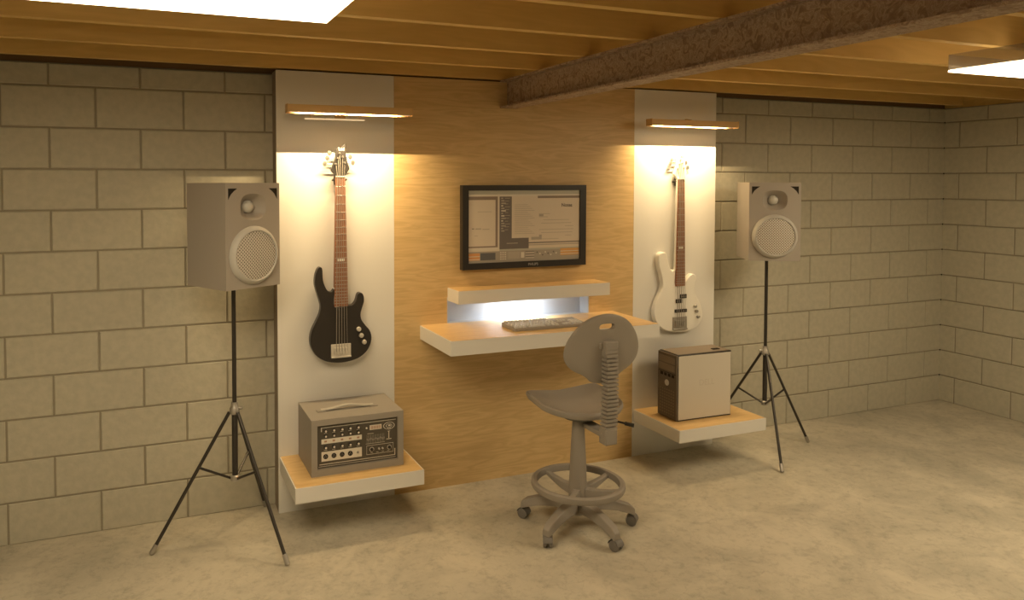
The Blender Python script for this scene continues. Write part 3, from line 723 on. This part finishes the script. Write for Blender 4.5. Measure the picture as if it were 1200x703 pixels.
# ------------------------------------------------------------------ chair
cx, cy = 2.052, -.84
ch = thing('drafting_chair', (cx, cy, 0), 'grey plastic drafting chair with round foot ring on castors before the desk', 'chair')
def chp(name, bm, m=None, parent=None, bevel=0., seg=2): return obj(name, bm, m or M_grey, parent or ch, bevel, seg, world=False)
# base hub and column
bm = B(); lathe(bm, [(.042, .075), (.052, .085), (.052, .13), (.040, .145)], 28, 'z'); chp('base_hub', bm)
bm = B(); lathe(bm, [(.046, .145), (.047, .19), (.044, .25), (.040, .36), (.031, .53), (.029, .56)], 28, 'z'); chp('column', bm)
for k in range(5):
    a = math.radians((60, 137, 207, 277, 343)[k]); d = Vector((math.cos(a), math.sin(a), 0)); nrm = Vector((-d.y, d.x, 0))
    bm = B(); secs = [(.040, .118, .033, .052), (.12, .122, .031, .050), (.20, .110, .029, .046), (.268, .088, .027, .044), (.296, .070, .022, .034)]
    rr = []
    for r, z, hw_, hh_ in secs:
        c = d*r; rr.append([bm.verts.new((c + nrm*sx*hw_ + Vector((0, 0, z+sz*hh_/2)))[:]) for sx, sz in ((-1, -1), (1, -1), (.72, 1), (-.72, 1))])
    for i in range(len(rr)-1):
        for q in range(4): bm.faces.new((rr[i][q], rr[i][(q+1) % 4], rr[i+1][(q+1) % 4], rr[i+1][q]))
    bm.faces.new(rr[0]); bm.faces.new(rr[-1][::-1])
    lg = chp('leg', bm, bevel=.004)
    bm = B(); c = d*.278; ca = a + math.radians([20, -15, 35, 10, -30][k]); e = Vector((math.cos(ca), math.sin(ca), 0)); en = Vector((-e.y, e.x, 0)); wc = c + en*.0 
    # fork / cover with a twin wheel
    def wheel(bm, cen, axis, r, hwid):
        n = 22; ax = axis.normalized(); s1 = ax.cross(Vector((0, 0, 1))).normalized(); pts = []
        for h, rr_ in ((-hwid, r*.8), (-hwid*.8, r), (hwid*.8, r), (hwid, r*.8)):
            pts.append([bm.verts.new((cen+ax*h+s1*rr_*math.cos(2*PI*q/n)+Vector((0, 0, 1))*rr_*math.sin(2*PI*q/n))[:]) for q in range(n)])
        for i in range(3):
            for q in range(n): bm.faces.new((pts[i][q], pts[i][(q+1) % n], pts[i+1][(q+1) % n], pts[i+1][q])).smooth = True
        bm.faces.new(pts[0][::-1]); bm.faces.new(pts[-1])
    for s in (-1, 1): wheel(bm, wc+e*.006+en*s*.0135+Vector((0, 0, .027)), en, .0265, .009)
    tube(bm, [(wc + Vector((0, 0, .03)))[:], (wc + Vector((0, 0, .072)))[:]], .009, 10)
    v8 = []
    for sx in (-1, 1):
        n2 = 10
        arc = [(wc+e*.006 + en*sx*.023 + e*(.031*math.cos(t_)) + Vector((0, 0, .027+.031*math.sin(t_)))) for t_ in [PI*q/n2*.95+.1 for q in range(n2+1)]]
        v8.append([bm.verts.new(p[:]) for p in arc])
    for q in range(n2): bm.faces.new((v8[0][q], v8[0][q+1], v8[1][q+1], v8[1][q]))
    chp('caster', bm, mat('caster_grey', (.17, .16, .15), .5), lg)
# foot ring
bm = B(); n = 64; zr = .225; Rr = .222; sec = [(-.015, -.016), (.010, -.017), (.016, -.006), (.014, .012), (.004, .018), (-.012, .016), (-.017, .0)]
rg = [[bm.verts.new(((Rr+a)*math.cos(2*PI*k/n), (Rr+a)*math.sin(2*PI*k/n), zr+b)) for a, b in sec] for k in range(n)]
for k in range(n):
    for q in range(len(sec)): bm.faces.new((rg[k][q], rg[k][(q+1) % len(sec)], rg[(k+1) % n][(q+1) % len(sec)], rg[(k+1) % n][q])).smooth = True
chp('foot_ring', bm)
for dg in (108, 12, 228, 312)[:4]:
    a = math.radians(dg); d = Vector((math.cos(a), math.sin(a), 0)); nrm = Vector((-d.y, d.x, 0))
    bm = B(); rr = []
    for r, z, w_, h_ in ((.034, .185, .020, .05), (.10, .190, .017, .040), (.17, .208, .014, .026), (.213, .222, .013, .018)):
        rr.append([bm.verts.new((d*r + nrm*sx*w_ + Vector((0, 0, z+sz*h_/2)))[:]) for sx, sz in ((-1, -1), (1, -1), (1, 1), (-1, 1))])
    for i in range(3):
        for q in range(4): bm.faces.new((rr[i][q], rr[i][(q+1) % 4], rr[i+1][(q+1) % 4], rr[i+1][q]))
    bm.faces.new(rr[0]); bm.faces.new(rr[-1][::-1]); chp('ring_spoke', bm, bevel=.004)
# seat: D-shaped dished pan, square front corners, rounded rear
def seat_outline(s=1., n=112):
    pts = []
    for k in range(n):
        a = 2*PI*k/n; c, si = math.cos(a), math.sin(a)
        e = 9.0 if si > 0 else 2.2
        x = .226*math.copysign(abs(c)**(2/e), c); y = (.195 if si > 0 else .215)*math.copysign(abs(si)**(2/e), si)
        if si < 0: x *= 1 - .04*abs(si)
        pts.append((x*s, y*s))
    return pts
SCX, SCY = .055, .085
def seat_z(x, y, top):
    # rim height field: corners at front rise, middle of front slightly lower
    r = min(1, math.hypot(x/.214, y/.205)); base = .622 + .008*(y/.2) + .022*abs(x/.226)**2*(.3+.7*max(0, y/.2))
    return base - (.036*(1-r**2.2) if top else 0)
bm = B(); n = 112; layers = []
for s, top in ((0.02, 1), (.35, 1), (.6, 1), (.8, 1), (.92, 1), (.97, 1)):
    layers.append([(x, y, seat_z(x, y, True) + (.004 if s == .97 else 0)) for x, y in seat_outline(s)])
layers.append([(x, y, seat_z(x, y, False)-.002) for x, y in seat_outline(1.0)])
layers.append([(x, y, seat_z(x, y, False)-.012) for x, y in seat_outline(1.008)])
layers.append([(x, y, seat_z(x, y, False)-.030) for x, y in seat_outline(.97)])
layers.append([(x, y, .588) for x, y in seat_outline(.80)])
layers.append([(x, y, .578) for x, y in seat_outline(.35)])
vv = [[bm.verts.new((SCX+x, SCY+y, z)) for x, y, z in L] for L in layers]
for i in range(len(vv)-1):
    for k in range(n): bm.faces.new((vv[i][k], vv[i][(k+1) % n], vv[i+1][(k+1) % n], vv[i+1][k])).smooth = True
bm.faces.new(vv[0]); bm.faces.new(vv[-1][::-1])
chp('seat', bm)
bm = B(); lathe(bm, [(.040, .545), (.085, .560), (.095, .578), (.05, .584)], 28, 'z', (.02, .02, 0)); chp('seat_mechanism', bm, mat('dark_grey_plastic', (.16, .155, .145), .5))
# bracket to the spine
SPX, SPY = .048, -.188       # spine line relative to the chair centre
bm = B(); box(bm, .010, SPX+.026, SPY-.005, -.015, .520, .545); chp('back_bracket', bm, bevel=.005)
bm = B(); box(bm, SPX-.034, SPX+.034, SPY-.035, SPY+.025, .487, .565); chp('spine_foot', bm, bevel=.006)
bm = B(); nr = 21; z0, z1 = .562, .975; st_ = (z1-z0)/nr; prof = []
for k in range(nr):
    zc = z0+st_*k; prof += [(zc, 1.0), (zc+st_*.62, 1.0), (zc+st_*.70, .70), (zc+st_*.92, .70)]
rr = []
for z, f in prof:
    f2 = f*(1-.05*(z-z0)/(z1-z0)); off = 0
    rr.append([bm.verts.new((SPX+.033*f2*sx, SPY-.008+.026*f2*sy - .010*math.sin(PI*(z-z0)/(z1-z0)), z)) for sx, sy in ((-1, -1), (1, -1), (1, 1), (-1, 1))])
for i in range(len(rr)-1):
    for q in range(4): bm.faces.new((rr[i][q], rr[i][(q+1) % 4], rr[i+1][(q+1) % 4], rr[i+1][q]))
bm.faces.new(rr[0]); bm.faces.new(rr[-1][::-1]); tag(chp('spine', bm), 'ribbed bellows cover of the back upright')
# backrest
BX, BY = .036, -.160
out = [(.0, .325), (.075, .312), (.140, .275), (.190, .215), (.214, .150), (.205, .095), (.165, .052), (.120, .030), (.088, .010), (.062, -.014), (.0, -.022),
       (-.062, -.014), (-.088, .010), (-.120, .030), (-.165, .052), (-.205, .095), (-.214, .150), (-.190, .215), (-.140, .275), (-.075, .312)]
out = smooth_poly(out, 4)
slot = []
for k in range(28):
    a = 2*PI*k/28; slot.append((math.copysign(abs(math.cos(a))**.6, math.cos(a))*.045, .262+math.copysign(abs(math.sin(a))**.8, math.sin(a))*.0165))
def back_y(x, z): return .10*x*x*4*.6*(1) + 0
bm = B()
def face_ring(outer, inner, yo):
    """fill between outline and slot by projecting rays from the slot centre"""
    res = []
    N2 = 96
    def hit(poly, a):
        c, s = math.cos(a), math.sin(a); best = None; ox, oz = 0, .262
        for i in range(len(poly)):
            (x1, z1), (x2, z2) = poly[i], poly[(i+1) % len(poly)]
            x1 -= ox; x2 -= ox; z1 -= oz; z2 -= oz
            dx, dz = x2-x1, z2-z1; det = c*(-dz) - s*(-dx)
            if abs(det) < 1e-12: continue
            t_ = (x1*(-dz) - z1*(-dx))/det; u_ = (c*z1 - s*x1)/det
            if t_ > 0 and -1e-9 <= u_ <= 1+1e-9 and (best is None or t_ > best): best = t_
        return (ox+c*best, oz+s*best)
    I = [hit(inner, 2*PI*k/N2+.001) for k in range(N2)]; O = [hit(outer, 2*PI*k/N2+.001) for k in range(N2)]
    rows = []
    for f in (0, .3, .6, .85, .95, 1):
        rows.append([(i_[0]+(o_[0]-i_[0])*f, i_[1]+(o_[1]-i_[1])*f) for i_, o_ in zip(I, O)])
    return rows
rows = face_ring(out, slot, 0)
zb0 = .800
def mk(rows, side):
    V_ = []
    for ri, row in enumerate(rows):
        ed = {4: .003, 5: .010}.get(ri, 0)
        V_.append([bm.verts.new((BX+x, BY + (0.5*x*x - .03*(z/.33)) + side*(.014-ed), zb0+z)) for x, z in row])
    for i in range(len(V_)-1):
        m2 = len(V_[i])
        for k in range(m2): bm.faces.new((V_[i][k], V_[i][(k+1) % m2], V_[i+1][(k+1) % m2], V_[i+1][k])).smooth = True
    return V_
F_, K_ = mk(rows, -1), mk(rows, 1)
for a, b in ((F_[0], K_[0]), (F_[-1], K_[-1])):
    for k in range(len(a)): bm.faces.new((a[k], a[(k+1) % len(a)], b[(k+1) % len(a)], b[k]))
chp('backrest', bm)
bm = B(); box(bm, SPX-.036, SPX+.036, BY-.060, BY-.012, .925, .992); box(bm, SPX-.052, SPX-.036, BY-.040, BY-.012, .955, .985); box(bm, SPX+.036, SPX+.052, BY-.040, BY-.012, .955, .985); chp('spine_clamp', bm, bevel=.004)
bm = B(); tube(bm, [(.07, .00, .572), (.16, -.10, .556), (.205, -.13, .546)], .0055, 8); lv = chp('lever', bm, M_tube)
bm = B(); tube(bm, [(.195, -.123, .548), (.232, -.148, .540)], .010, 12); chp('lever_knob', bm, M_blackm, lv)
